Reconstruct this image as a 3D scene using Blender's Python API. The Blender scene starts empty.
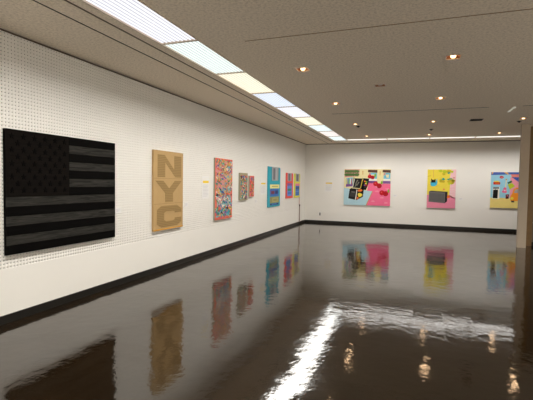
import bpy, bmesh, math, random
import numpy as np
sc = bpy.context.scene
COL = sc.collection
random.seed(7)

# ------------------------------------------------------------------ helpers
def lin(c):
    o = []
    for v in c[:3]:
        v = v / 255.0
        o.append(v / 12.92 if v <= 0.04045 else ((v + 0.055) / 1.055) ** 2.4)
    return (o[0], o[1], o[2], 1.0)

_mats = {}
def mat(name, rgb, rough=0.6, spec=0.3, metal=0.0, noise=0.0, nscale=20.0, bump=0.0, bscale=60.0):
    """plain procedural paint: base colour with a fine mottled variation and a little grain"""
    if name in _mats:
        return _mats[name]
    m = bpy.data.materials.new(name); m.use_nodes = True
    nt = m.node_tree; b = nt.nodes['Principled BSDF']
    b.inputs['Base Color'].default_value = lin(rgb)
    b.inputs['Roughness'].default_value = rough
    b.inputs['Specular IOR Level'].default_value = spec
    b.inputs['Metallic'].default_value = metal
    if noise or bump:
        tc = nt.nodes.new('ShaderNodeTexCoord')
    if noise:
        n = nt.nodes.new('ShaderNodeTexNoise'); n.inputs['Scale'].default_value = nscale
        n.inputs['Detail'].default_value = 5
        mx = nt.nodes.new('ShaderNodeMix'); mx.data_type = 'RGBA'
        a = lin(rgb)
        mx.inputs[6].default_value = tuple(max(0, v * (1 - noise)) for v in a[:3]) + (1,)
        mx.inputs[7].default_value = tuple(min(1, v * (1 + noise)) for v in a[:3]) + (1,)
        nt.links.new(tc.outputs['Object'], n.inputs['Vector'])
        nt.links.new(n.outputs['Fac'], mx.inputs[0])
        nt.links.new(mx.outputs[2], b.inputs['Base Color'])
    if bump:
        n2 = nt.nodes.new('ShaderNodeTexNoise'); n2.inputs['Scale'].default_value = bscale
        n2.inputs['Detail'].default_value = 4
        bp = nt.nodes.new('ShaderNodeBump'); bp.inputs['Strength'].default_value = bump
        bp.inputs['Distance'].default_value = 0.004
        nt.links.new(tc.outputs['Object'], n2.inputs['Vector'])
        nt.links.new(n2.outputs['Fac'], bp.inputs['Height'])
        nt.links.new(bp.outputs['Normal'], b.inputs['Normal'])
    _mats[name] = m
    return m

def glow(name, rgb, strength):
    if name in _mats:
        return _mats[name]
    m = bpy.data.materials.new(name); m.use_nodes = True
    b = m.node_tree.nodes['Principled BSDF']
    b.inputs['Base Color'].default_value = (.15, .15, .15, 1)
    b.inputs['Emission Color'].default_value = lin(rgb)
    b.inputs['Emission Strength'].default_value = strength
    _mats[name] = m
    return m

class MB:
    """collects geometry in world coordinates, links it as ONE mesh object"""
    def __init__(s): s.v = []; s.f = []; s.m = []; s.mats = []
    def _mi(s, m):
        if m not in s.mats: s.mats.append(m)
        return s.mats.index(m)
    def face(s, pts, m):
        k = len(s.v); s.v += [tuple(p) for p in pts]; s.f.append(tuple(range(k, k + len(pts)))); s.m.append(s._mi(m))
    def box(s, a, b, m):
        x0, y0, z0 = a; x1, y1, z1 = b; k = len(s.v); mi = s._mi(m)
        s.v += [(x0,y0,z0),(x1,y0,z0),(x1,y1,z0),(x0,y1,z0),(x0,y0,z1),(x1,y0,z1),(x1,y1,z1),(x0,y1,z1)]
        for f in ((0,3,2,1),(4,5,6,7),(0,1,5,4),(1,2,6,5),(2,3,7,6),(3,0,4,7)):
            s.f.append(tuple(k + i for i in f)); s.m.append(mi)
    def prism(s, base, off, m):
        """polygon 'base' (list of 3D points) extruded by vector off"""
        n = len(base); k = len(s.v); mi = s._mi(m)
        s.v += [tuple(p) for p in base] + [tuple(p[i] + off[i] for i in range(3)) for p in base]
        s.f.append(tuple(range(k, k + n))); s.m.append(mi)
        s.f.append(tuple(range(k + n, k + 2 * n))); s.m.append(mi)
        for i in range(n):
            j = (i + 1) % n
            s.f.append((k + i, k + j, k + n + j, k + n + i)); s.m.append(mi)
    def tube(s, p, r0, q, r1, m, n=14):
        p = np.array(p, float); q = np.array(q, float); d = (q - p) / np.linalg.norm(q - p)
        a = np.cross(d, [1, 0, 0]) if abs(d[0]) < .9 else np.cross(d, [0, 1, 0]); a /= np.linalg.norm(a); b = np.cross(d, a)
        k = len(s.v); mi = s._mi(m)
        for c, r in ((p, r0), (q, r1)):
            for i in range(n):
                t = 2 * math.pi * i / n
                s.v.append(tuple(c + r * (math.cos(t) * a + math.sin(t) * b)))
        for i in range(n):
            j = (i + 1) % n
            s.f.append((k + i, k + j, k + n + j, k + n + i)); s.m.append(mi)
        s.f.append(tuple(range(k, k + n))); s.m.append(mi)
        s.f.append(tuple(range(k + n, k + 2 * n))); s.m.append(mi)
    def lathe(s, c, prof, m, n=20):
        """profile [(r, z)] turned about the vertical through c"""
        k = len(s.v); mi = s._mi(m)
        for r, z in prof:
            for i in range(n):
                t = 2 * math.pi * i / n
                s.v.append((c[0] + r * math.cos(t), c[1] + r * math.sin(t), c[2] + z))
        for a in range(len(prof) - 1):
            for i in range(n):
                j = (i + 1) % n
                s.f.append((k + a*n + i, k + a*n + j, k + (a+1)*n + j, k + (a+1)*n + i)); s.m.append(mi)
    def build(s, name, parent=None, fix=True, bevel=0.0):
        me = bpy.data.meshes.new(name)
        o = bpy.data.objects.new(name, me); COL.objects.link(o)
        off = np.array(parent['_w'] if parent is not None else (0, 0, 0), float)
        me.from_pydata([tuple(np.array(v) - off) for v in s.v], [], s.f)
        for m in s.mats: me.materials.append(m)
        me.polygons.foreach_set('material_index', s.m)
        if fix:
            bm = bmesh.new(); bm.from_mesh(me)
            bmesh.ops.recalc_face_normals(bm, faces=bm.faces[:]); bm.to_mesh(me); bm.free()
        if bevel:
            md = o.modifiers.new('bevel', 'BEVEL'); md.width = bevel; md.segments = 2
        if parent is not None:
            o.parent = parent; o['_w'] = tuple(off)
        else:
            o['_w'] = (0.0, 0.0, 0.0)
        return o

def tag(o, label=None, cat=None, group=None, kind=None):
    if label: o['label'] = label
    if cat: o['category'] = cat
    if group: o['group'] = group
    if kind: o['kind'] = kind
    return o

def thing(name, loc, label, cat, group=None):
    o = bpy.data.objects.new(name, None); COL.objects.link(o)
    o.location = loc; o.empty_display_size = .1
    o['_w'] = tuple(float(v) for v in loc)
    return tag(o, label, cat, group)

def structure(mb, name, fix=True):
    o = mb.build(name, fix=fix); o['kind'] = 'structure'; return o

class Surf:
    """a hung picture: u to the right, v downwards, d out from the wall (metres)"""
    def __init__(s, wall, a0, a1, z1, z0):
        s.wall, s.a0, s.a1, s.z1, s.z0 = wall, a0, a1, z1, z0
        s.w = a1 - a0; s.h = z1 - z0
    def p(s, u, v, d):
        a = s.a0 + u * s.w; z = s.z1 - v * s.h
        return (d, a, z) if s.wall == 'left' else (a, D - d, z)
    def off(s, d): return (d, 0, 0) if s.wall == 'left' else (0, -d, 0)
    def poly(s, mb, uv, d, m, t=.0016):
        mb.prism([s.p(u, v, d) for u, v in uv], s.off(t), m)
    def rect(s, mb, u0, v0, u1, v1, d, m, t=.0016):
        s.poly(mb, [(u0, v0), (u1, v0), (u1, v1), (u0, v1)], d, m, t)
    def disc(s, mb, u, v, r, d, m, t=.0016, n=20, ry=None):
        """r in metres"""
        ry = ry or r
        s.poly(mb, [(u + r * math.cos(6.28318 * i / n) / s.w, v + ry * math.sin(6.28318 * i / n) / s.h) for i in range(n)], d, m, t)
    def blob(s, mb, u, v, r, d, m, t=.0016, n=16, wob=.25, ry=None):
        ry = ry or r
        pts = []
        ph = random.random() * 6
        for i in range(n):
            a = 6.28318 * i / n; k = 1 + wob * math.sin(3 * a + ph) * .6 + wob * random.uniform(-.4, .4)
            pts.append((u + k * r * math.cos(a) / s.w, v + k * ry * math.sin(a) / s.h))
        s.poly(mb, pts, d, m, t)
    def loc(s): return s.p(.5, 1, 0)

# ------------------------------------------------------------------ room
H = 3.0; D = 15.254; X1 = 11.0; Y0 = -4.0; HB = 0.09

M_wall = mat('white_wall_paint', (240, 237, 231), .75, .2, noise=.02, nscale=2)
M_peg = mat('pegboard_paint', (240, 237, 231), .7, .2, noise=.02, nscale=3)
M_void = mat('dark_void', (14, 12, 11), .9, .1)
M_hole = mat('pegboard_hole_backing', (52, 46, 40), .9, .1)
M_base = mat('black_vinyl_baseboard', (30, 28, 25), .35, .4)
M_groove = mat('dark_ceiling_slot', (24, 20, 17), .9, .1)
M_rail = mat('brown_ceiling_rail', (92, 76, 60), .6, .3)
M_dark_wall = M_wall

def ceiling_material():
    m = bpy.data.materials.new('speckled_ceiling_board'); m.use_nodes = True
    nt = m.node_tree; b = nt.nodes['Principled BSDF']; L = nt.links.new
    b.inputs['Roughness'].default_value = .9; b.inputs['Specular IOR Level'].default_value = .15
    tc = nt.nodes.new('ShaderNodeTexCoord')
    n = nt.nodes.new('ShaderNodeTexNoise'); n.inputs['Scale'].default_value = 38; n.inputs['Detail'].default_value = 6; n.inputs['Roughness'].default_value = .7
    r = nt.nodes.new('ShaderNodeValToRGB')
    r.color_ramp.elements[0].position = .34; r.color_ramp.elements[0].color = lin((216, 203, 186))
    r.color_ramp.elements[1].position = .56; r.color_ramp.elements[1].color = lin((250, 237, 218))
    L(tc.outputs['Object'], n.inputs['Vector']); L(n.outputs['Fac'], r.inputs['Fac']); L(r.outputs['Color'], b.inputs['Base Color'])
    bp = nt.nodes.new('ShaderNodeBump'); bp.inputs['Strength'].default_value = .35; bp.inputs['Distance'].default_value = .006
    L(n.outputs['Fac'], bp.inputs['Height']); L(bp.outputs['Normal'], b.inputs['Normal'])
    return m
M_ceil = ceiling_material()

def floor_material():
    m = bpy.data.materials.new('waxed_dark_brown_floor_tile'); m.use_nodes = True
    nt = m.node_tree; b = nt.nodes['Principled BSDF']; L = nt.links.new; N = nt.nodes.new
    geo = N('ShaderNodeNewGeometry'); T = .305
    sc_ = N('ShaderNodeVectorMath'); sc_.operation = 'SCALE'; sc_.inputs['Scale'].default_value = 1 / T
    fl = N('ShaderNodeVectorMath'); fl.operation = 'FLOOR'
    L(geo.outputs['Position'], sc_.inputs[0]); L(sc_.outputs[0], fl.inputs[0])
    wn = N('ShaderNodeTexWhiteNoise'); wn.noise_dimensions = '2D'; L(fl.outputs[0], wn.inputs['Vector'])
    # each tile is laid at a slightly different tilt
    sub = N('ShaderNodeVectorMath'); sub.operation = 'SUBTRACT'; sub.inputs[1].default_value = (.5, .5, .5)
    L(wn.outputs['Color'], sub.inputs[0])
    mul = N('ShaderNodeVectorMath'); mul.operation = 'MULTIPLY'; mul.inputs[1].default_value = (TILT, TILT, 0)
    L(sub.outputs[0], mul.inputs[0])
    add = N('ShaderNodeVectorMath'); add.operation = 'ADD'; L(mul.outputs[0], add.inputs[0]); L(geo.outputs['Normal'], add.inputs[1])
    nrm = N('ShaderNodeVectorMath'); nrm.operation = 'NORMALIZE'; L(add.outputs[0], nrm.inputs[0])
    # uneven wax
    n1 = N('ShaderNodeTexNoise'); n1.inputs['Scale'].default_value = 8.0; n1.inputs['Detail'].default_value = 3.5; n1.inputs['Roughness'].default_value = .55
    L(geo.outputs['Position'], n1.inputs['Vector'])
    bp = N('ShaderNodeBump'); bp.inputs['Strength'].default_value = 1.0; bp.inputs['Distance'].default_value = WAX
    L(n1.outputs['Fac'], bp.inputs['Height']); L(nrm.outputs[0], bp.inputs['Normal'])
    L(bp.outputs['Normal'], b.inputs['Normal'])
    # tile colour
    mx = N('ShaderNodeMix'); mx.data_type = 'RGBA'
    mx.inputs[6].default_value = lin((22, 14, 6)); mx.inputs[7].default_value = lin((36, 25, 12))
    n2 = N('ShaderNodeTexNoise'); n2.inputs['Scale'].default_value = 26; n2.inputs['Detail'].default_value = 6
    L(geo.outputs['Position'], n2.inputs['Vector'])
    av = N('ShaderNodeMath'); av.operation = 'MULTIPLY_ADD'; av.inputs[1].default_value = .35
    L(wn.outputs['Value'], av.inputs[0])
    hl = N('ShaderNodeMath'); hl.operation = 'MULTIPLY'; hl.inputs[1].default_value = .65; L(n2.outputs['Fac'], hl.inputs[0])
    L(hl.outputs[0], av.inputs[2]); L(av.outputs[0], mx.inputs[0])
    L(mx.outputs[2], b.inputs['Base Color'])
    # scuffed sheen
    mr = N('ShaderNodeMapRange'); mr.inputs['From Min'].default_value = .35; mr.inputs['From Max'].default_value = .7
    mr.inputs['To Min'].default_value = R0; mr.inputs['To Max'].default_value = R1
    n3 = N('ShaderNodeTexNoise'); n3.inputs['Scale'].default_value = 2.2; n3.inputs['Detail'].default_value = 7; n3.inputs['Roughness'].default_value = .65
    L(geo.outputs['Position'], n3.inputs['Vector']); L(n3.outputs['Fac'], mr.inputs['Value']); L(mr.outputs['Result'], b.inputs['Roughness'])
    b.inputs['IOR'].default_value = 1.8
    b.inputs['Specular IOR Level'].default_value = .5
    return m
TILT = .010; WAX = .0020; R0 = .04; R1 = .11
M_floor = floor_material()

mb = MB(); mb.box((-.3, Y0 - .3, -.12), (X1 + .3, D + .3, 0), M_floor); structure(mb, 'floor')
mb = MB(); mb.box((-.3, Y0 - .3, 0), (-.02, D + .3, H + .3), M_hole)
mb.box((-.02, Y0, 0), (0, D, .56), M_wall); mb.box((-.02, Y0, .56), (0, 0, H), M_wall); mb.box((-.02, 0, 2.985), (0, D, H), M_wall)
wall_left = structure(mb, 'wall_left')

def pegboard():
    """one perforated sheet: every hole is a real opening with a rim, the backing shows through"""
    pitch = .0375; r = .0062; t = .006
    y0, y1, z0, z1 = 0.0, D, .56, 2.985
    ny = int(round((y1 - y0) / pitch)); nz = int(round((z1 - z0) / pitch))
    py = (y1 - y0) / ny; pz = (z1 - z0) / nz
    k = math.tan(math.pi / 8)
    sq = np.array([(-.5,-.5),(0,-.5),(.5,-.5),(.5,0),(.5,.5),(0,.5),(-.5,.5),(-.5,0)])
    ang = np.array([math.atan2(b, a) for a, b in sq])
    base = []
    for a, b in sq: base.append((0.0, a * py, b * pz))
    for a in ang: base.append((0.0, r * math.cos(a), r * math.sin(a)))
    for a in ang: base.append((-t, r * math.cos(a), r * math.sin(a)))
    base = np.array(base)
    quads = []
    for i in range(8):
        j = (i + 1) % 8
        quads.append((i, j, 8 + j, 8 + i)); quads.append((8 + i, 8 + j, 16 + j, 16 + i))
    quads = np.array(quads)
    cy = y0 + (np.arange(ny) + .5) * py; cz = z0 + (np.arange(nz) + .5) * pz
    gy, gz = np.meshgrid(cy, cz, indexing='ij'); c = np.stack([np.zeros(gy.size), gy.ravel(), gz.ravel()], 1)
    v = (c[:, None, :] + base[None]).reshape(-1, 3)
    f = (np.arange(len(c))[:, None, None] * 24 + quads[None]).reshape(-1, 4)
    me = bpy.data.meshes.new('pegboard')
    me.vertices.add(len(v)); me.vertices.foreach_set('co', v.ravel())
    me.loops.add(f.size); me.loops.foreach_set('vertex_index', f.ravel().astype(np.int32))
    me.polygons.add(len(f)); me.polygons.foreach_set('loop_start', np.arange(0, f.size, 4, dtype=np.int32))
    me.update(calc_edges=True); me.materials.append(M_peg)
    o = bpy.data.objects.new('pegboard', me); COL.objects.link(o); o.parent = wall_left
    return o
pegboard()

# back wall: flat panels with hairline joints
mb = MB(); mb.box((-.3, D + .004, 0), (X1 + .3, D + .3, H + .3), M_wall)
x = 0.0
while x < X1:
    x2 = min(x + .91, X1)
    mb.box((x + .0015, D, 0), (x2 - .0015, D + .005, H), M_wall)
    x = x2
wall_back = structure(mb, 'wall_back')
mb = MB(); mb.box((X1, Y0 - .3, 0), (X1 + .3, D + .3, H + .3), M_dark_wall); structure(mb, 'wall_right')
mb = MB(); mb.box((-.3, Y0 - .3, 0), (X1 + .3, Y0, H + .3), M_dark_wall); structure(mb, 'wall_rear')

mb = MB(); mb.box((0, Y0, 0), (.012, D, HB), M_base); structure(mb, 'baseboard_left')
mb = MB(); mb.box((.012, D - .012, 0), (X1, D, HB), M_base); structure(mb, 'baseboard_back')
mb = MB(); mb.box((0, Y0, 2.978), (.010, D, 2.994), M_rail); mb.build('cornice_gap_strip', wall_left)  # dark strip stands in for the shadow gap below the ceiling
mb = MB(); mb.box((.010, D - .010, 2.975), (X1, D, 2.994), M_rail); mb.build('cornice_gap_strip', wall_back)

# ceiling: one sheet with real slots and openings
LX = (1.258, 1.732); BY = (13.90, 14.28); BX0 = 1.745
DLX = (2.505, 4.32, 6.165); DLY = (5.28, 7.68, 10.43, 13.09); DS = .075
lit = [(x, y) for y in DLY for x in DLX if not (x > 6 and y < 8)]
dark_sq = [(3.405, 6.46)]
vent_r = (5.12, 5.34, 10.30, 10.54)
holes = [(X1 - LX[1], X1 - LX[0], Y0 + .2, Y0 + 11.9), (LX[0], LX[1], Y0, BY[1]), (BX0, 8.31, BY[0], BY[1])]
holes += [(x - DS, x + DS, y - DS, y + DS) for x, y in lit + dark_sq] + [vent_r]
holes += [(.860, .880, Y0, D)]                                     # slot beside the left wall
holes += [(2.22, 5.24, 8.805, 8.835), (5.80, X1, 8.805, 8.835)]
def ceiling():
    xs = sorted({0, X1} | {h[0] for h in holes} | {h[1] for h in holes})
    ys = sorted({Y0, D} | {h[2] for h in holes} | {h[3] for h in holes})
    mb = MB(); T = .04
    def solid(i, j):
        if not (0 <= i < len(xs) - 1 and 0 <= j < len(ys) - 1): return False
        cx = (xs[i] + xs[i+1]) / 2; cy = (ys[j] + ys[j+1]) / 2
        return not any(h[0] < cx < h[1] and h[2] < cy < h[3] for h in holes)
    for i in range(len(xs) - 1):
        for j in range(len(ys) - 1):
            x0, x1, y0, y1 = xs[i], xs[i+1], ys[j], ys[j+1]
            if not solid(i, j):
                mb.face([(x0,y0,H+T),(x0,y1,H+T),(x1,y1,H+T),(x1,y0,H+T)], M_groove); continue   # slot bottom
            mb.face([(x0,y0,H),(x0,y1,H),(x1,y1,H),(x1,y0,H)], M_ceil)
            for di, dj, q in ((-1,0,((x0,y0),(x0,y1))),(1,0,((x1,y1),(x1,y0))),(0,-1,((x1,y0),(x0,y0))),(0,1,((x0,y1),(x1,y1)))):
                if not solid(i + di, j + dj):
                    (a, b), (c, d) = q
                    mb.face([(a,b,H),(a,b,H+T),(c,d,H+T),(c,d,H)], M_groove)
    mb.box((-.3, Y0 - .3, H + .16), (X1 + .3, D + .3, H + .3), M_void)
    return structure(mb, 'ceiling', fix=False)
ceiling()
mb = MB(); mb.box((1.126, Y0, H - .004), (1.144, BY[1] + .3, H + .002), M_rail); structure(mb, 'trim_1')

mb = MB(); mb.box((2.19, 4.052, H - .003), (X1, 4.066, H + .002), mat('tan_ceiling_seam', (168, 140, 104), .7, .2)); structure(mb, 'trim_2')
# ------------------------------------------------------------------ ceiling lights
M_frame = mat('beige_light_frame', (214, 196, 176), .5, .4)
tints = {'lavender': (232, 233, 240), 'green': (226, 237, 233), 'yellow': (242, 236, 212), 'blue': (218, 227, 240),
         'cyan': (224, 238, 240), 'pink': (240, 230, 226), 'white': (246, 242, 232)}
dark_of = lambda c: tuple(v * .80 for v in c)
for k, c in tints.items():
    glow('diffuser_' + k, c, 1.3); glow('diffuser_rib_' + k, dark_of(c), 1.15)

def area(name, loc, sx, sy, power, col):
    l = bpy.data.lights.new(name, 'AREA'); l.shape = 'RECTANGLE'; l.size = sx; l.size_y = sy; l.energy = power; l.color = col; l.spread = SPREAD if sy > sx else 2.68
    o = bpy.data.objects.new(name, l); COL.objects.link(o); o.location = loc
    return o

P_STRIP = 24.2; P_BACK = 17.3; SPREAD = 2.78
def panel(x0, x1, y0, y1, along, tint, label, group, power):
    """recessed fluorescent fitting: frame with end bars, ribbed diffuser"""
    t = thing('ceiling_light', ((x0 + x1) / 2, (y0 + y1) / 2, H), label, 'ceiling light', group)
    e = .016; z0 = H - .004; z1 = H + .035
    f = MB()
    f.box((x0, y0, z0), (x0 + e, y1, z1), M_frame); f.box((x1 - e, y0, z0), (x1, y1, z1), M_frame)
    f.box((x0 + e, y0, z0), (x1 - e, y0 + e, z1), M_frame); f.box((x0 + e, y1 - e, z0), (x1 - e, y1, z1), M_frame)
    f.build('frame', t)
    d = MB(); a = _mats['diffuser_' + tint]; b = _mats['diffuser_rib_' + tint]
    n = 9
    X0, X1_, Y0_, Y1_ = x0 + e, x1 - e, y0 + e, y1 - e
    for i in range(n):
        if along == 'y':
            w = (X1_ - X0) / n; p = X0 + i * w
            d.prism([(p, Y0_, H + .014), (p + w * .5, Y0_, H + .004), (p + w * .62, Y0_, H + .004), (p + w * .62, Y0_, H + .03), (p, Y0_, H + .03)], (0, Y1_ - Y0_, 0), a)
            d.box((p + w * .62, Y0_, H + .012), (p + w, Y1_, H + .03), b)
        else:
            w = (Y1_ - Y0_) / n; p = Y0_ + i * w
            d.prism([(X0, p, H + .008), (X0, p + w * .5, H + .001), (X0, p + w * .62, H + .001), (X0, p + w * .62, H + .03), (X0, p, H + .03)], (X1_ - X0, 0, 0), a)
            d.box((X0, p + w * .62, H + .006), (X1_, p + w, H + .03), b)
    d.build('diffuser', t)
    area('fluorescent_lamp', ((x0 + x1) / 2, (y0 + y1) / 2, H - .006), X1_ - X0, Y1_ - Y0_, power, (1.0, .968, .905) if along == 'y' else (1.0, .965, .92))
    return t

pitch = 1.3
seq = ['lavender', 'green', 'yellow', 'blue', 'lavender', 'yellow', 'cyan', 'pink', 'cyan']
names = ['lavender white fluorescent ceiling panel, nearest and largest of the lengthwise strip, cut by the frame',
         'greenish white fluorescent ceiling panel, second along the strip, above the brown lettered panel',
         'nearest pale yellow fluorescent ceiling panel, third along the lengthwise strip',
         'pale blue fluorescent ceiling panel, fourth along the lengthwise strip after the yellow one',
         'small lavender white fluorescent ceiling panel just beyond the pale blue one, fifth along',
         'farther small cream yellow fluorescent ceiling panel, sixth along the lengthwise strip',
         'pale cyan fluorescent ceiling panel third from the far end of the lengthwise strip',
         'pinkish white fluorescent ceiling panel next to last in the lengthwise strip',
         'bright cyan fluorescent ceiling panel at the far end of the lengthwise strip']
ends = [2.58 + pitch * i for i in range(10)]; ends[-1] = BY[1]
for i in range(9):
    panel(LX[0], LX[1], ends[i], ends[i + 1], 'y', seq[i], names[i], 'fluorescent panels in the lengthwise strip', P_STRIP * (1.0, 1.0, 1.0, .95, .9, .8, .7, .6, .5)[i])
for i in range(5):
    y1 = 2.58 - pitch * i; panel(LX[0], LX[1], max(y1 - pitch, Y0), y1, 'y', 'white', 'fluorescent ceiling panel of the lengthwise strip, outside the frame towards the viewer', 'fluorescent panels nearer than the frame', P_STRIP)
for i in range(9):   # added fill lights, unseen along the right side, to brighten the hall
    panel(X1 - 1.71, X1 - 1.32, Y0 + .2 + 1.3 * i, Y0 + 1.5 + 1.3 * i, 'y', 'white', 'added fill light panel along the right side wall, outside the frame', 'added fill panels along the right side wall', P_STRIP * 3.3)
bn = ['white fluorescent light line before the back wall, leftmost segment beside the strip corner',
      'white fluorescent light line before the back wall, second segment from the left',
      'white fluorescent light line before the back wall, third segment, above the yellow and pink painting',
      'white fluorescent light line before the back wall, rightmost segment running behind the pillar']
bx = [BX0 + (8.31 - BX0) / 5 * i for i in range(6)]
for i in range(5):
    panel(bx[i], bx[i + 1], BY[0], BY[1], 'x', 'white', bn[i] if i < 4 else 'white fluorescent light line hidden behind the pillar and dark partition', 'light line along the back wall', P_BACK)

# downlights
M_trim = mat('downlight_trim', (230, 214, 196), .4, .5)
M_refl = mat('copper_toned_reflector', (205, 150, 110), .3, .5, metal=.7)
M_bulb = glow('halogen_bulb', (255, 205, 150), 6.5)
M_off = mat('pale_grey_lens', (226, 214, 206), .5, .3)
M_black = mat('black_fitting', (20, 17, 15), .6, .3)
P_DL = 5.0
def downlight(x, y, label, on=True, aim=(0, 0)):
    t = thing('ceiling_downlight', (x, y, H), label, 'downlight', 'square downlights in the ceiling' if on else None)
    f = MB(); o = DS + .022; z0 = H - .006
    for a, b in (((x-o, y-o), (x+o, y-DS)), ((x-o, y+DS), (x+o, y+o)), ((x-o, y-DS), (x-DS, y+DS)), ((x+DS, y-DS), (x+o, y+DS))):
        f.box((a[0], a[1], z0), (b[0], b[1], H + .001), M_trim)
    f.build('trim', t)
    r = MB(); k = DS * .98; m_ = .045
    lo = [(x-k,y-k),(x+k,y-k),(x+k,y+k),(x-k,y+k)]; hi = [(x-m_,y-m_),(x+m_,y-m_),(x+m_,y+m_),(x-m_,y+m_)]
    for i in range(4):
        j = (i + 1) % 4
        r.face([lo[i] + (H,), lo[j] + (H,), hi[j] + (H + .035,), hi[i] + (H + .035,)], M_refl)
    r.face([p + (H + .035,) for p in hi], M_refl)
    r.build('reflector', t, fix=False)
    b = MB()
    if on:
        b.lathe((x, y, H), [(.0, -.012), (.02, -.009), (.028, .002), (.031, .015), (.026, .034), (0, .034)], M_bulb)
        b.build('bulb', t)
        l = bpy.data.lights.new('halogen_lamp', 'SPOT'); l.energy = P_DL; l.color = (1.0, .66, .38); l.spot_size = 2.95; l.spot_blend = .8; l.shadow_soft_size = .045
        q = bpy.data.objects.new('halogen_lamp', l); COL.objects.link(q); q.location = (x, y, H - .03)
        q.rotation_euler = (aim[0], aim[1], 0)
    else:
        b.lathe((x, y, H), [(.0, .004), (.035, .004), (.04, .01), (.04, .034)], M_off); b.build('lens', t)
    return t
where = {(0,0): 'lit square downlight nearest on the left, right of the fluorescent strip',
         (1,0): 'lit square downlight nearest on the right, largest in view',
         (0,1): 'lit square downlight, second in the left column beside the strip',
         (1,1): 'lit square downlight, second in the middle column, in front of the ceiling seam',
         (0,2): 'glaring lit downlight, third in the left column just past the ceiling seam',
         (1,2): 'glaring lit downlight, third in the middle column just past the ceiling seam',
         (2,2): 'lit square downlight right above the pillar top',
         (0,3): 'small lit downlight, farthest in the left column by the light line',
         (1,3): 'small lit downlight, farthest in the middle column by the light line',
         (2,3): 'small lit downlight by the light line, left of the pillar top'}
for j, y in enumerate(DLY):
    for i, x in enumerate(DLX):
        if (x, y) in lit:
            downlight(x, y, where[(i, j)], aim=(0, 0))
downlight(3.405, 6.46, 'unlit square ceiling fitting between the four nearest downlights', on=False)

t = thing('ceiling_vent', (5.23, 10.42, H), 'dark rectangular ceiling vent between the middle downlight and the pillar', 'vent')
f = MB(); a, b, c, d = vent_r
f.box((a-.02, c-.02, H-.006), (b+.02, c, H+.001), M_black); f.box((a-.02, d, H-.006), (b+.02, d+.02, H+.001), M_black)
f.box((a-.02, c, H-.006), (a, d, H+.001), M_black); f.box((b, c, H-.006), (b+.02, d, H+.001), M_black); f.build('frame', t)
for i in range(6):
    yy = c + .02 + i * (d - c - .04) / 5
    g = MB(); g.prism([(a, yy - .012, H + .022), (a, yy - .008, H + .022), (a, yy + .012, H), (a, yy + .008, H)], (b - a, 0, 0), M_black); g.build('louvre', t)

def sprinkler(x, y, label):
    t = thing('ceiling_sprinkler', (x, y, H), label, 'sprinkler', 'small dark sprinklers on the ceiling')
    m = MB(); m.lathe((x, y, H), [(0, 0), (.05, 0), (.05, -.008), (.035, -.014), (0, -.014)], M_black); m.build('escutcheon', t)
    m = MB(); m.lathe((x, y, H), [(.016, -.014), (.016, -.022), (.010, -.024), (.010, -.03), (0, -.03)], M_black); m.build('body', t)
    m = MB(); m.lathe((x, y, H), [(0, -.03), (.028, -.03), (.028, -.033), (0, -.033)], M_black); m.build('deflector', t)
sprinkler(4.33, 11.85, 'small dark sprinkler between two downlights of the middle column')
sprinkler(6.17, 10.84, 'small dark sprinkler beside the downlight above the pillar')
sprinkler(2.53, 10.82, 'small dark sprinkler touching the glare of the third left downlight')

t = thing('ceiling_strip', (5.685, 9.15, H), 'short pale bar with an added glow fixed lengthwise on the ceiling, left of the pillar', 'ceiling bar')
M_pale = glow('pale_glow_bar', (214, 208, 188), .5)  # weak glow given to the bar and its end caps to brighten them
m = MB(); m.box((5.665, 8.92, H - .016), (5.705, 9.38, H), M_pale); m.build('body', t, bevel=.003)
for y in (8.92, 9.38):
    m = MB(); m.box((5.66, y - .012, H - .02), (5.71, y + .012, H), M_pale); m.build('end_cap', t)

# ------------------------------------------------------------------ pillar and partition on the right
M_pil = mat('taupe_pillar_laminate', (186, 172, 154), .55, .3, noise=.03, nscale=6)
M_wood = mat('brown_wood_jamb', (122, 92, 52), .5, .4, noise=.2, nscale=9)
M_part = mat('dull_grey_brown_partition', (110, 98, 84), .6, .3, noise=.05, nscale=4)
mb = MB(); mb.box((6.352, 11.40, .0), (6.535, 11.52, H), M_pil)
pillar = tag(mb.build('pillar', bevel=.004), 'narrow taupe pillar from floor to ceiling at the right edge', 'pillar')
t = thing('partition', (7.6, 11.95, 0), 'dark brown framed partition behind the pillar at the right edge', 'partition')
m = MB(); m.box((6.62, 11.86, 0), (6.76, 12.0, H), M_wood); m.build('jamb', t, bevel=.003)
for i, (z0, z1) in enumerate(((.10, .58), (.59, 1.24), (1.25, 2.1), (2.11, H))):
    m = MB(); m.box((6.762, 11.9, z0), (9.0, 11.97, z1), M_part); m.build('panel', t)
m = MB(); m.box((6.762, 11.89, 0), (9.0, 11.98, .098), M_black); m.build('base_rail', t)

# ------------------------------------------------------------------ art on the left wall
def planks(name, c0, c1):
    m = bpy.data.materials.new(name); m.use_nodes = True
    nt = m.node_tree; b = nt.nodes['Principled BSDF']; L = nt.links.new; N = nt.nodes.new
    tc = N('ShaderNodeTexCoord'); mp = N('ShaderNodeMapping'); mp.inputs['Scale'].default_value = (6, 1.6, 26)
    n = N('ShaderNodeTexNoise'); n.inputs['Scale'].default_value = 2.2; n.inputs['Detail'].default_value = 7; n.inputs['Distortion'].default_value = 1.2
    r = N('ShaderNodeValToRGB'); r.color_ramp.elements[0].position = .35; r.color_ramp.elements[0].color = lin(c0)
    r.color_ramp.elements[1].position = .68; r.color_ramp.elements[1].color = lin(c1)
    L(tc.outputs['Object'], mp.inputs['Vector']); L(mp.outputs['Vector'], n.inputs['Vector']); L(n.outputs['Fac'], r.inputs['Fac']); L(r.outputs['Color'], b.inputs['Base Color'])
    b.inputs['Roughness'].default_value = .85; b.inputs['Specular IOR Level'].default_value = .06
    return m
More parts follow.
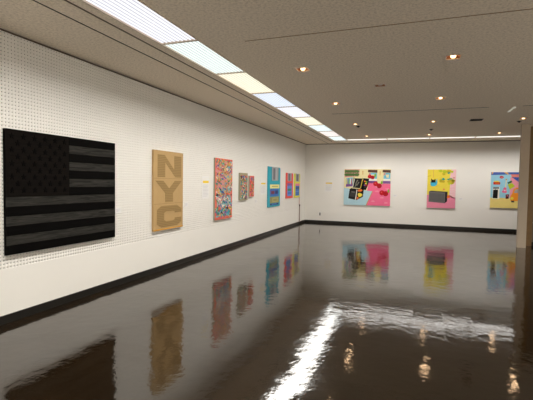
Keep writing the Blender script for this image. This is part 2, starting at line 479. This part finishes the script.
M_blk = planks('black_stained_board', (5, 4, 3), (10, 9, 8))
M_gry = planks('charcoal_stained_board', (34, 33, 31), (60, 58, 54))
M_can = planks('canton_black_board', (13, 10, 8), (20, 16, 13))
M_star = mat('matt_black_star', (4, 3, 3), .85, .05)

s = Surf('left', 2.983, 4.588, 2.006, .708)
t = thing('flag_panel', s.loc(), 'large black and charcoal wooden flag panel with stars on the pegboard wall', 'flag artwork')
m = MB(); s.rect(m, 0, 0, 1, 1, .002, M_blk, .030); m.build('backing_board', t)
m = MB(); s.rect(m, 0, 0, .502, 7/13, .032, M_can, .008); m.build('canton', t)
for i in range(13):
    m = MB(); u0 = .504 if i < 7 else 0
    s.rect(m, u0, i / 13 + .001, 1, (i + 1) / 13 - .001, .032, M_gry if i % 2 else M_blk, .008)
    o = m.build('stripe', t)
    o['label'] = 'charcoal grey stripe' if i % 2 else 'black stripe'
def star_pts(u, v, r):
    return [(u + (r if k % 2 == 0 else r * .4) * math.sin(math.pi * k / 5) / s.w, v - (r if k % 2 == 0 else r * .4) * math.cos(math.pi * k / 5) / s.h) for k in range(10)]
for row in range(9):
    n = 6 if row % 2 == 0 else 5
    for k in range(n):
        u = (.042 + .0836 * k + (.0418 if n == 5 else 0)); v = (7 / 13) * (row + 1) / 10
        m = MB(); s.poly(m, star_pts(u, v, .034), .040, M_star, .004); m.build('star', t)

def kraft():
    m = bpy.data.materials.new('brown_letter_hatching'); m.use_nodes = True
    nt = m.node_tree; b = nt.nodes['Principled BSDF']; L = nt.links.new; N = nt.nodes.new
    tc = N('ShaderNodeTexCoord'); w = N('ShaderNodeTexWave'); w.bands_direction = 'Z'; w.inputs['Scale'].default_value = 11; w.inputs['Distortion'].default_value = .3
    mx = N('ShaderNodeMix'); mx.data_type = 'RGBA'; mx.inputs[6].default_value = lin((146, 118, 76)); mx.inputs[7].default_value = lin((164, 136, 90))
    L(tc.outputs['Object'], w.inputs['Vector']); L(w.outputs['Fac'], mx.inputs[0]); L(mx.outputs[2], b.inputs['Base Color'])
    b.inputs['Roughness'].default_value = .7; b.inputs['Specular IOR Level'].default_value = .2
    return m
M_kraft = mat('kraft_brown_board', (188, 156, 108), .7, .2, noise=.06, nscale=14)
M_letter = kraft(); M_kedge = mat('ochre_lower_edge', (206, 152, 66), .6, .2)
M_kseam = mat('brown_panel_seam', (152, 124, 84), .7, .2)
s = Surf('left', 5.48, 6.352, 1.994, .686)
t = thing('lettered_panel', s.loc(), 'tall kraft brown panel with darker letters NYC stacked down it', 'artwork')
m = MB(); s.rect(m, 0, 0, 1, 1, .002, M_kraft, .036); m.build('board', t)
m = MB(); s.rect(m, 0, .983, 1, 1, .038, M_kedge, .004); m.build('edge_strip', t)
for v in (.345, .665):
    m = MB(); s.rect(m, 0.0, v, 1, v + .004, .038, M_kseam, .001); m.build('seam', t)
Np = [(.12,.05),(.34,.05),(.68,.235),(.68,.05),(.93,.05),(.93,.33),(.72,.33),(.36,.14),(.36,.33),(.12,.33)]
Yp = [(.05,.375),(.30,.375),(.50,.475),(.70,.375),(.95,.375),(.63,.535),(.63,.65),(.37,.65),(.37,.535)]
Cp = [(.24,.695),(.78,.695),(.94,.745),(.94,.795),(.70,.795),(.70,.775),(.62,.765),(.40,.765),(.33,.785),(.33,.875),(.40,.895),(.62,.895),(.70,.885),(.70,.86),(.94,.86),(.94,.92),(.78,.965),(.24,.965),(.10,.92),(.10,.74)]
for L_, pts in (('N', Np), ('Y', Yp), ('C', Cp)):
    m = MB(); s.poly(m, pts, .038, M_letter, .003); o = m.build('letter', t); o['label'] = 'darker brown hatched letter ' + L_

# collage panels
pal = [(206,72,58),(222,122,88),(222,168,84),(216,196,120),(92,150,90),(50,130,130),(60,96,170),(150,80,140),(226,140,160),(238,228,206),(40,40,48),(120,180,190)]
palm = [mat('collage_colour_%d' % i, c, .6, .2) for i, c in enumerate(pal)]
def collage(s, t, n, weights, d, lo=(.06, .03), hi=(.94, .97), size=(.05, .12)):
    groups = {}
    for i in range(n):
        u = random.uniform(lo[0], hi[0]); v = random.uniform(lo[1], hi[1])
        w = random.uniform(*size) / s.w; h = random.uniform(.016, .038) / s.h; a = random.choice((-.75, -.5, .0, .3, .55))
        k = weights(u, v)
        mb = groups.setdefault('x', MB())
        c, sn = math.cos(a), math.sin(a); q = []
        for p, r in ((-1,-1),(1,-1),(1.15,1),(-.9,1)):
            X = p * w * s.w / 2; Y = r * h * s.h / 2
            uu = u + (X * c - Y * sn) / s.w; vv = v + (X * sn + Y * c) / s.h
            q.append((min(max(uu, .015), .985), min(max(vv, .01), .99)))
        s.poly(mb, q, d + .0003 * (i % 9), palm[k], .001)
    return groups['x'].build('collage', t)
def pick(ws): return random.choices(range(len(pal)), ws)[0]
M_coral = mat('coral_red_canvas', (226, 112, 92), .6, .2, noise=.05, nscale=8)
M_side = mat('raw_canvas_edge', (170, 162, 142), .8, .1)
M_olive = mat('olive_grey_canvas', (160, 150, 118), .7, .2, noise=.05, nscale=8)
def canvas(s, t, face, depth=.04, side=None):
    m = MB(); s.rect(m, 0, 0, 1, 1, .002, side or M_side, depth - .004); m.build('stretcher', t)
    m = MB(); s.rect(m, 0, 0, 1, 1, depth - .002, face, .002); m.build('canvas', t)

s = Surf('left', 7.609, 8.458, 1.999, .692)
t = thing('collage_panel', s.loc(), 'tall coral bordered collage panel crowded with multicoloured fragments', 'artwork')
canvas(s, t, M_coral, .04)
M_grey_patch = mat('silver_grey_patch', (176, 176, 172), .6, .2, noise=.15, nscale=12); M_blue_patch = mat('teal_blue_patch', (70, 150, 170), .6, .2, noise=.15, nscale=12)
M_warm_patch = mat('warm_ochre_patch', (206, 158, 128), .6, .2, noise=.2, nscale=14)
m = MB(); s.poly(m, [(.07,.03),(.93,.03),(.93,.55),(.5,.62),(.07,.6)], .04, M_warm_patch, .0008)
s.poly(m, [(.1,.64),(.5,.62),(.93,.6),(.93,.78),(.5,.8),(.1,.78)], .04, M_grey_patch, .001)
s.poly(m, [(.16,.84),(.84,.83),(.84,.95),(.16,.95)], .04, M_blue_patch, .001); m.build('colour_field', t)
def wg(u, v):
    if .6 < v < .79: return pick([1,1,1,1,2,3,3,2,1,8,2,5])
    if v > .82: return pick([1,2,2,2,3,6,6,1,1,2,2,5])
    return pick([5,5,5,5,6,5,4,4,6,3,2,5])
collage(s, t, 420, wg, .0412, size=(.05, .14))
s = Surf('left', 8.901, 9.371, 1.722, 1.063)
t = thing('collage_panel', s.loc(), 'small olive grey bordered collage panel, left of a small pair', 'artwork', 'pair of small collage panels')
canvas(s, t, M_olive, .04)
collage(s, t, 150, lambda u, v: pick([3,5,2,1,6,4,2,2,2,1,3,3]), .04, lo=(.10,.10), hi=(.93,.94), size=(.05, .1))
s = Surf('left', 9.507, 9.81, 1.664, 1.136)
t = thing('collage_panel', s.loc(), 'smaller coral red collage panel, right of a small pair', 'artwork', 'pair of small collage panels')
canvas(s, t, M_coral, .04)
collage(s, t, 90, lambda u, v: pick([7,5,2,1,3,1,2,3,3,1,2,1]), .04, lo=(.1,.08), hi=(.9,.95), size=(.05, .1))

# floppy disk shaped panels
DT = .022
def disk_panel(s, label, body, spec, group=None):
    t = thing('disk_panel', s.loc(), label, 'artwork', group)
    m = MB(); s.poly(m, [(0, .0), (.93, 0), (1, .025), (1, .99), (.97, 1), (0.02, 1), (0, .985)], .002, body, DT - .002); m.build('disk_body', t)
    for name, pieces in spec:
        m = MB()
        for (u0, v0, u1, v1, d, mt) in pieces: s.rect(m, u0, v0, u1, v1, DT + d * .6, mt, .0015)
        m.build(name, t)
    return t
G = lambda n, c: mat(n, c, .5, .3)
M_tq = G('turquoise_paint', (30, 164, 186)); M_rd = G('vermilion_paint', (236, 78, 66)); M_yl = G('lemon_paint', (226, 220, 70))
M_sh = mat('brushed_shutter_grey', (160, 160, 162), .4, .4); M_slot = G('shutter_slot_grey', (108, 110, 118)); M_shl = G('shutter_light_line', (196, 196, 198))
M_cream = G('cream_label', (240, 234, 150)); M_bl = G('cobalt_label', (44, 110, 190)); M_ol = G('khaki_label', (150, 146, 88)); M_nv = G('navy_print', (30, 48, 110))
M_mar = G('maroon_print', (120, 50, 80)); M_dt = G('deep_teal', (16, 120, 140)); M_pu = G('purple_band', (130, 80, 160)); M_gn = G('green_band', (50, 140, 100)); M_pk = G('pink_label', (238, 130, 160)); M_skb = G('sky_blue_band', (90, 140, 215))
s = Surf('left', 10.926, 12.06, 1.964, .786)
disk_panel(s, 'large turquoise floppy disk panel with cream and blue label bands', M_tq, [
    ('shutter', [(.30, .0, .82, .34, 0, M_sh), (.40, .03, .56, .32, .0025, M_slot), (.62, .02, .66, .33, .0025, M_shl), (.27, 0, .30, .36, 0, M_dt), (.82, 0, .85, .36, 0, M_dt)]),
    ('label', [(.16, .44, .92, .54, 0, M_cream), (.3, .475, .8, .495, .0025, M_ol), (.2, .545, .86, .74, 0, M_bl), (.25, .60, .52, .68, .0025, M_mar), (.58, .59, .80, .68, .0025, M_nv), (.16, .57, .2, .72, 0, M_pu)]),
    ('lower_label', [(.16, .75, .90, .905, 0, M_ol), (.36, .775, .78, .885, .0025, G('pale_khaki', (176, 172, 120))), (.42, .80, .72, .86, .005, M_ol)]),
    ('printed_band', [(.18, .915, .86, .96, 0, M_nv), (.30, .925, .7, .945, .0025, M_skb)])])
s = Surf('left', 12.69, 13.487, 1.829, .989)
disk_panel(s, 'vermilion red floppy disk panel with blue and green label', M_rd, [
    ('shutter', [(.20, 0, .76, .32, 0, M_sh), (.30, .03, .56, .30, .0025, M_slot)]),
    ('label', [(.17, .405, .86, .50, 0, M_pu), (.17, .50, .84, .91, 0, M_skb), (.22, .62, .76, .71, .0025, M_gn), (.24, .77, .76, .82, .0025, M_bl)])],
    'pair of smaller floppy disk panels')
s = Surf('left', 13.656, 14.405, 1.831, .985)
disk_panel(s, 'lemon yellow floppy disk panel with pink and blue label', M_yl, [
    ('shutter', [(.22, 0, .84, .33, 0, M_sh), (.36, .03, .66, .31, .0025, M_slot)]),
    ('label', [(.18, .41, .92, .51, 0, M_pk), (.20, .51, .88, .92, 0, M_bl), (.24, .57, .84, .63, .0025, M_nv), (.24, .72, .84, .76, .0025, M_skb)])],
    'pair of smaller floppy disk panels')

# ------------------------------------------------------------------ wall texts and caption cards
M_paper = mat('white_paper', (240, 238, 236), .7, .2); M_band = mat('yellow_heading_band', (246, 212, 66), .6, .2); M_ink = mat('grey_print', (206, 204, 206), .7, .2)
def sheet(s, label):
    t = thing('wall_text', s.loc(), label, 'wall text', 'white wall texts with a yellow heading')
    m = MB(); s.rect(m, 0, 0, 1, 1, 0.0005, M_paper, .003); m.build('sheet', t)
    m = MB(); s.rect(m, .12, .20, .95, .30, .0035, M_band, .0008); m.build('heading_band', t)
    m = MB()
    for i in range(9):
        v = .38 + .062 * i; s.rect(m, .12, v, .9 - .12 * (i % 3 == 2), v + .018, .0035, M_ink, .0004)
    m.build('text_block', t)
sheet(Surf('left', 7.11, 7.405, 1.605, 1.155), 'white text sheet with yellow heading between the brown lettered panel and tall collage')
sheet(Surf('left', 10.37, 10.795, 1.57, 1.166), 'white text sheet with yellow heading left of the turquoise disk panel')
sheet(Surf('back', .76, 1.06, 1.622, 1.195), 'white text sheet with yellow heading on the back wall near the corner')
def card(s, label):
    t = thing('caption_card', s.loc(), label, 'caption card', 'small white caption cards')
    m = MB(); s.rect(m, 0, 0, 1, 1, 0.0005, M_paper, .006); m.build('card', t)
    m = MB()
    for i in range(3): s.rect(m, .12, .22 + .2 * i, .85 - .2 * (i == 2), .30 + .2 * i, .0065, M_ink, .0004)
    m.build('text_lines', t)
for wall, a, z, lb in (('left', 4.69, 1.07, 'small white caption card right of the black flag panel'),
                       ('left', 6.53, 1.07, 'small white caption card right of the brown lettered panel'),
                       ('left', 8.55, 1.05, 'small white caption card right of the tall coral collage panel'),
                       ('left', 10.05, 1.0, 'small white caption card right of the small collage pair'),
                       ('back', 3.31, 1.10, 'small white caption card right of the arcade painting'),
                       ('back', 5.45, 1.04, 'small white caption card right of the yellow and pink painting')):
    card(Surf(wall, a - .06, a + .06, z + .04, z - .04), lb)

# conduit under the yellow disk panel and outlet on the back wall
M_con = mat('grey_brown_conduit', (168, 148, 138), .5, .3); M_concap = mat('dark_conduit_cap', (84, 76, 72), .5, .3); M_cord = mat('reddish_cord', (190, 120, 110), .6, .2)
t = thing('wall_conduit', (.03, 14.39, HB), 'thin grey brown conduit with dark cap on the wall beneath the yellow disk panel', 'conduit')
m = MB(); m.tube((.026, 14.39, HB + .004), .019, (.026, 14.39, .66), .019, M_con); m.build('tube', t)
m = MB(); m.tube((.026, 14.39, .66), .023, (.026, 14.39, .72), .023, M_concap); m.build('cap', t)
m = MB(); m.tube((.010, 14.39, .72), .008, (.010, 14.39, 1.0), .008, M_cord); m.build('cord', t)
t = thing('wall_outlet', (.6, D, .24), 'small white wall outlet with dark socket low on the back wall', 'outlet')
s = Surf('back', .555, .645, .41, .27)
m = MB(); s.rect(m, 0, 0, 1, 1, .0005, M_paper, .008); m.build('plate', t)
m = MB(); s.rect(m, .27, .16, .73, .92, .0085, M_concap, .004); m.build('socket', t)

# ------------------------------------------------------------------ paintings on the back wall
def PM(n, c): return mat('paint_' + n, c, .55, .25, noise=.06, nscale=9)
pink = PM('hot_pink', (246, 112, 152)); pinkl = PM('rose_streak', (250, 146, 172)); skyl = PM('pale_blue', (178, 212, 224)); creamy = PM('pale_cream', (236, 224, 170))
blk = PM('black', (22, 20, 20)); dgr = PM('dark_grey', (62, 58, 56)); red = PM('cherry_red', (200, 24, 36)); gr = PM('leaf_green', (130, 180, 50)); dgn = PM('moss_green', (96, 130, 70))
dpk = PM('dusty_pink', (214, 142, 146)); yel = PM('yellow', (238, 216, 76)); ora = PM('orange', (240, 120, 50)); brn = PM('brown', (92, 58, 46)); win = PM('window_blue', (110, 188, 214)); pur = PM('violet', (128, 84, 150)); tanl = PM('tan_line', (214, 160, 90)); whi = PM('white', (240, 236, 226))

def painting(s, label, bg, bgname):
    t = thing('painting', s.loc(), label, 'painting'); canvas(s, t, bg, .04, whi); return t
def norm(pts, x0, y0, w, h): return [((x - x0) / w, (y - y0) / h) for x, y in pts]

# arcade painting
s = Surf('back', 1.495, 3.15, 2.045, .724); d0 = .04
q = lambda *pts: norm(pts, 35, 73, 368, 291)
t = painting(s, 'wide painting of black arcade machines and red cherries on blue and pink floor', creamy, 'c')
m = MB(); s.poly(m, q((35,226),(100,234),(265,250),(217,364),(35,364)), d0, skyl); m.build('painted_blue_floor', t)
m = MB(); s.poly(m, q((265,250),(217,364),(403,364),(403,190),(330,186),(232,180),(222,246)), d0, pink)
for a, b in ((300,250),(340,300),(270,330),(370,340),(300,215),(380,230)): s.blob(m, *q((a, b))[0], .07, d0 + .0016, pinkl, .0008, ry=.03)
s.poly(m, q((262,250),(268,250),(221,364),(214,364)), d0 + .0016, tanl); m.build('painted_pink_floor', t)
m = MB(); s.poly(m, q((38,76),(158,76),(156,130),(40,140)), d0, dpk)
for i in range(14): s.blob(m, *q((48 + (i % 7) * 16, 92 + (i // 7) * 26))[0], .05, d0 + .0016, dgn, .0012, ry=.055)
m.build('painted_tapestry', t)
for dx, n in ((0, 1), (115, .55)):
    m = MB(); x0 = 225 + dx; x1 = min(x0 + 74, 402)
    s.poly(m, q((x0,78),(x1,80),(x1,102),(x0,98)), d0, brn); s.poly(m, q((x0+8,102),(x1-2,103),(x1-2,150),(x0+8,150)), d0, win)
    s.poly(m, q((x0+8,150),(x1-2,150),(x1-2,166),(x0+8,166)), d0, whi); s.poly(m, q((x0+4,166),(x1,166),(x1,188),(x0+4,186)), d0, pur)
    s.poly(m, q((x0+26,116),(x0+50,116),(x0+46,140),(x0+30,140)), d0 + .0016, creamy); s.poly(m, q((x0+8,104),(x0+24,104),(x0+20,120),(x0+8,124)), d0 + .0016, dpk); m.build('painted_shop_window', t)
m = MB(); s.poly(m, q((50,146),(106,140),(106,212),(50,218)), d0, win)
for i, c in enumerate((yel, pur, gr, whi, red)): s.poly(m, q((54+i*10,150),(60+i*10,150),(61+i*10,196),(53+i*10,196)), d0 + .0016, c)
s.poly(m, q((50,196),(106,192),(106,212),(50,218)), d0 + .0016, pur); m.build('painted_bottle_shelf', t)
m = MB()
for a, b in ((185,92),(320,95)): s.disc(m, *q((a, b))[0], .02, d0, tanl); s.poly(m, q((a-3,b),(a+3,b),(a+2,b+26),(a-2,b+26)), d0, tanl)
m.build('painted_wall_lamp', t)
# machine in front
m = MB(); s.poly(m, q((112,140),(184,143),(186,158),(196,236),(190,296),(140,324),(72,312),(82,236),(104,222)), d0 + .001, blk)
s.poly(m, q((118,140),(182,142),(182,149),(116,147)), d0 + .0026, creamy); s.poly(m, q((104,223),(168,228),(167,233),(98,229)), d0 + .0026, creamy)
s.poly(m, q((182,154),(186,158),(172,226),(167,226)), d0 + .0026, yel); s.poly(m, q((118,150),(122,150),(108,222),(103,221)), d0 + .0026, whi)
s.poly(m, q((92,250),(130,253),(123,300),(84,295)), d0 + .0026, dgr); s.poly(m, q((98,254),(126,257),(123,264),(97,261)), d0 + .0042, PM('mid_grey', (120, 114, 108)))
for a in ((140,160),(150,176),(132,190)): s.poly(m, q((a[0],a[1]),(a[0]+10,a[1]+2),(a[0]-10,a[1]+34),(a[0]-14,a[1]+34)), d0 + .0026, PM('screen_light', (128, 124, 112)))
s.poly(m, q((148,240),(178,234),(186,246),(172,254),(150,254)), d0 + .0026, ora); s.blob(m, *q((166, 282))[0], .085, d0 + .0026, yel, ry=.075, wob=.15)
s.poly(m, q((142,296),(160,306),(146,318),(138,318)), d0 + .0026, ora); s.poly(m, q((138,238),(144,240),(134,322),(128,320)), d0 + .0042, whi); m.build('painted_arcade_machine', t)
m = MB(); s.poly(m, q((190,146),(236,150),(228,200),(212,242),(178,236),(182,190)), d0 + .001, blk)
for (a, b, c) in ((198,166,ora),(212,170,gr),(206,184,yel),(196,196,pur),(210,198,red),(200,212,dgr)): s.poly(m, q((a,b),(a+12,b+2),(a+10,b+12),(a-2,b+10)), d0 + .0026, c)
m.build('painted_arcade_machine', t)
for c1, c2, lf, r in (((240,132),(263,139),(282,122),.07), ((288,190),(316,206),(335,178),.086), ((339,261),(367,267),(388,244),.092)):
    m = MB(); s.disc(m, *q(c1)[0], r, d0 + .002, red); s.disc(m, *q(c2)[0], r, d0 + .0022, PM('cherry_dark', (176, 16, 30)))
    s.disc(m, *q((c1[0]-4, c1[1]-5))[0], r * .22, d0 + .004, PM('cherry_shine', (236, 110, 110)), n=10)
    a, b = lf; s.poly(m, q((a-8,b+12),(a-6,b-6),(a+4,b-16),(a+8,b),(a+4,b+16)), d0 + .002, gr); s.poly(m, q((c2[0],c2[1]-12),(a-2,b+6),(a+2,b+8),(c2[0]+4,c2[1]-12)), d0 + .002, dgn); m.build('painted_cherries', t)

# yellow and pink painting
s = Surf('back', 4.375, 5.275, 2.04, .712)
q = lambda *pts: norm(pts, 52, 68, 206, 282)
t = painting(s, 'upright yellow and pink painting with grey box and blue bowl', yel, 'y')
pkb = PM('candy_pink', (232, 138, 164)); lpk = PM('blush_pink', (242, 194, 200)); lime = PM('lime', (196, 204, 44)); olv = PM('mustard', (206, 184, 48)); tea = PM('teal', (36, 168, 150)); bowl = PM('bowl_blue', (70, 184, 220)); gbx = PM('box_grey', (112, 108, 106)); gbd = PM('box_dark', (40, 38, 40)); gbt = PM('box_top', (74, 72, 72))
m = MB(); s.poly(m, q((52,254),(215,254),(258,276),(258,350),(52,350)), d0, pkb); m.build('painted_pink_floor', t)
m = MB(); s.poly(m, q((226,68),(258,68),(258,278),(232,274),(214,256),(218,190),(214,130)), d0, lpk)
for i in range(14): s.disc(m, *q((224 + (i % 3) * 11, 176 + (i // 3) * 18))[0], .011, d0 + .0016, whi, n=8)
m.build('painted_blush_curtain', t)
m = MB()
for a, b, r, c in ((146,78,.06,lime),(176,84,.07,lime),(206,80,.07,olv),(228,84,.05,lime),(170,102,.05,olv),(160,152,.085,olv),(150,146,.04,lime),(226,156,.12,olv),(236,150,.05,lime),(206,92,.045,tea),(168,138,.05,tea),(205,140,.04,tea),(244,128,.035,dpk),(214,170,.05,lime),(222,136,.05,PM('sage', (150, 170, 120)))):
    s.blob(m, *q((a, b))[0], r, d0 + .002 + .0004 * (a % 5), c, ry=r * .75)
m.build('painted_foliage', t)
m = MB(); s.poly(m, q((92,68),(95,68),(99,128),(96,128)), d0, tanl); s.poly(m, q((52,118),(76,112),(76,116),(52,122)), d0, olv); m.build('painted_cord', t)
m = MB(); s.blob(m, *q((98, 174))[0], .112, d0 + .001, bowl, ry=.085, wob=.08); s.poly(m, q((72,150),(80,160),(76,172)), d0 + .001, bowl); s.poly(m, q((112,160),(122,134),(126,170)), d0 + .001, bowl); m.build('painted_bowl', t)
m = MB(); s.poly(m, q((80,164),(79,132),(88,144),(101,145),(110,134),(112,164)), d0 + .003, blk); m.build('painted_cat_head', t)
m = MB(); s.poly(m, q((66,230),(184,236),(184,314),(65,306)), d0 + .001, gbx); s.poly(m, q((66,230),(80,224),(202,230),(184,237)), d0 + .001, gbt); s.poly(m, q((184,237),(202,230),(200,300),(184,314)), d0 + .001, gbd)
s.poly(m, q((72,240),(178,246),(178,306),(72,299)), d0 + .0026, PM('box_mid', (98, 96, 96))); m.build('painted_grey_box', t)
m = MB(); s.blob(m, *q((208, 266))[0], .045, d0 + .002, ora, ry=.05); s.blob(m, *q((174, 213))[0], .028, d0 + .002, PM('salmon', (232, 130, 96))); m.build('painted_fruit', t)

# blue painting partly behind the pillar
s = Surf('back', 6.33, 7.62, 1.957, .78)
q = lambda *pts: norm(pts, 60, 58, 352, 287)
sky = PM('sky_blue', (156, 210, 230)); ban = PM('banner_blue', (70, 98, 176)); cor = PM('coral', (238, 140, 124)); spk = PM('soft_pink', (240, 158, 172)); sand = PM('sand_yellow', (240, 218, 130)); grn2 = PM('yellow_green', (186, 204, 52)); bot = PM('bottle_green', (44, 100, 72)); mrn = PM('maroon', (110, 46, 48)); hpk = PM('guitar_pink', (240, 110, 150))
t = painting(s, 'bright painting of blue room with guitar and orange car, partly behind the pillar', sky, 's')
m = MB(); s.poly(m, q((60,264),(412,264),(412,345),(60,345)), d0, sand); m.build('painted_sand_floor', t)
m = MB(); s.poly(m, q((60,58),(412,58),(412,78),(215,76),(60,82)), d0, ban); s.poly(m, q((160,58),(185,58),(205,76),(190,78)), d0 + .0016, tanl); s.poly(m, q((66,58),(80,58),(72,74),(64,76)), d0 + .0016, tanl); m.build('painted_ceiling_band', t)
m = MB(); s.poly(m, q((215,74),(412,76),(412,98),(225,98)), d0, cor); s.poly(m, q((222,97),(412,97),(412,140),(286,142)), d0, ban); s.poly(m, q((214,98),(228,98),(300,148),(412,150),(412,264),(212,264)), d0, spk); m.build('painted_pink_wall', t)
m = MB(); s.disc(m, *q((145, 98))[0], .06, d0 + .001, red, ry=.045); s.poly(m, q((135,94),(155,94),(155,102),(135,102)), d0 + .0026, dpk); m.build('painted_round_sign', t)
m = MB(); s.poly(m, q((80,138),(136,138),(134,158),(82,158)), d0 + .001, red); s.poly(m, q((86,138),(90,124),(98,132),(108,124),(118,132),(126,126),(130,138)), d0 + .001, yel); s.poly(m, q((92,144),(126,144),(126,150),(92,150)), d0 + .0026, ora); m.build('painted_red_tray', t)
m = MB(); s.poly(m, q((78,178),(132,176),(132,272),(78,272)), d0 + .001, whi); s.poly(m, q((80,178),(128,177),(128,192),(80,193)), d0 + .0026, PM('steel_grey', (120, 126, 132))); s.poly(m, q((82,200),(120,198),(118,268),(80,268)), d0 + .0026, blk); s.poly(m, q((96,192),(100,192),(100,202),(96,202)), d0 + .0042, blk); m.build('painted_black_cooler', t)
m = MB(); s.poly(m, q((178,118),(186,118),(182,182),(176,182)), d0 + .002, creamy); s.poly(m, q((175,112),(190,112),(187,122),(177,122)), d0 + .002, tanl)
s.blob(m, *q((172, 212))[0], .07, d0 + .001, hpk, ry=.055, wob=.15); s.blob(m, *q((174, 190))[0], .05, d0 + .001, hpk, ry=.045, wob=.15); s.disc(m, *q((173, 204))[0], .02, d0 + .0035, whi); m.build('painted_guitar', t)
m = MB(); s.poly(m, q((194,156),(228,144),(252,168),(212,196)), d0 + .001, grn2); s.poly(m, q((192,140),(222,124),(230,138),(198,152)), d0 + .001, bot); s.poly(m, q((208,162),(226,154),(234,166),(216,178)), d0 + .0026, lime); m.build('painted_green_bag', t)
m = MB(); s.poly(m, q((182,236),(208,234),(206,270),(182,272)), d0 + .001, mrn); s.disc(m, *q((195, 246))[0], .018, d0 + .0026, dpk, n=10); s.disc(m, *q((195, 260))[0], .022, d0 + .0026, blk, n=10); m.build('painted_speaker', t)
m = MB(); s.poly(m, q((220,286),(218,250),(232,228),(240,196),(262,180),(350,180),(372,226),(382,286)), d0 + .003, PM('car_orange', (244, 150, 40))); s.poly(m, q((246,222),(252,202),(266,192),(336,192),(346,222)), d0 + .0046, PM('windscreen', (160, 160, 164)))
s.disc(m, *q((232, 266))[0], .045, d0 + .0046, yel); s.disc(m, *q((364, 266))[0], .045, d0 + .0046, yel); s.poly(m, q((226,284),(250,284),(250,298),(228,298)), d0 + .003, dgr); s.poly(m, q((350,284),(374,284),(372,298),(350,298)), d0 + .003, dgr); m.build('painted_orange_car', t)

# ------------------------------------------------------------------ camera, world, view
F, YAW, PITCH, ROLL, CX, CZ = 406.717, .346123, -.0423883, .0149347, 3.92534, 1.49402
from mathutils import Matrix, Vector
f_ = Vector((-math.sin(YAW) * math.cos(PITCH), math.cos(YAW) * math.cos(PITCH), math.sin(PITCH)))
r_ = Vector((math.cos(YAW), math.sin(YAW), 0)); u_ = r_.cross(f_)
r2 = math.cos(ROLL) * r_ + math.sin(ROLL) * u_; u2 = -math.sin(ROLL) * r_ + math.cos(ROLL) * u_
cd = bpy.data.cameras.new('camera'); cd.sensor_fit = 'HORIZONTAL'; cd.sensor_width = 36; cd.lens = 36 * F / 533; cd.clip_start = .02; cd.clip_end = 100
co = bpy.data.objects.new('camera', cd); COL.objects.link(co)
mw = Matrix(((r2.x, u2.x, -f_.x, CX), (r2.y, u2.y, -f_.y, 0), (r2.z, u2.z, -f_.z, CZ), (0, 0, 0, 1)))
co.matrix_world = mw; sc.camera = co

w = bpy.data.worlds.new('world'); sc.world = w; w.use_nodes = True
w.node_tree.nodes['Background'].inputs['Color'].default_value = (.02, .019, .017, 1)
w.node_tree.nodes['Background'].inputs['Strength'].default_value = 1
vs = sc.view_settings; vs.view_transform = 'Standard'; vs.look = 'None'; vs.gamma = 1; vs.exposure = 0.0; vs.use_curve_mapping = False
sc.cycles.use_denoising = True
sc.cycles.max_bounces = 10; sc.cycles.diffuse_bounces = 6; sc.cycles.glossy_bounces = 5
sc.cycles.sample_clamp_indirect = 6
for o in list(COL.objects):
    if '_w' in o: del o['_w']
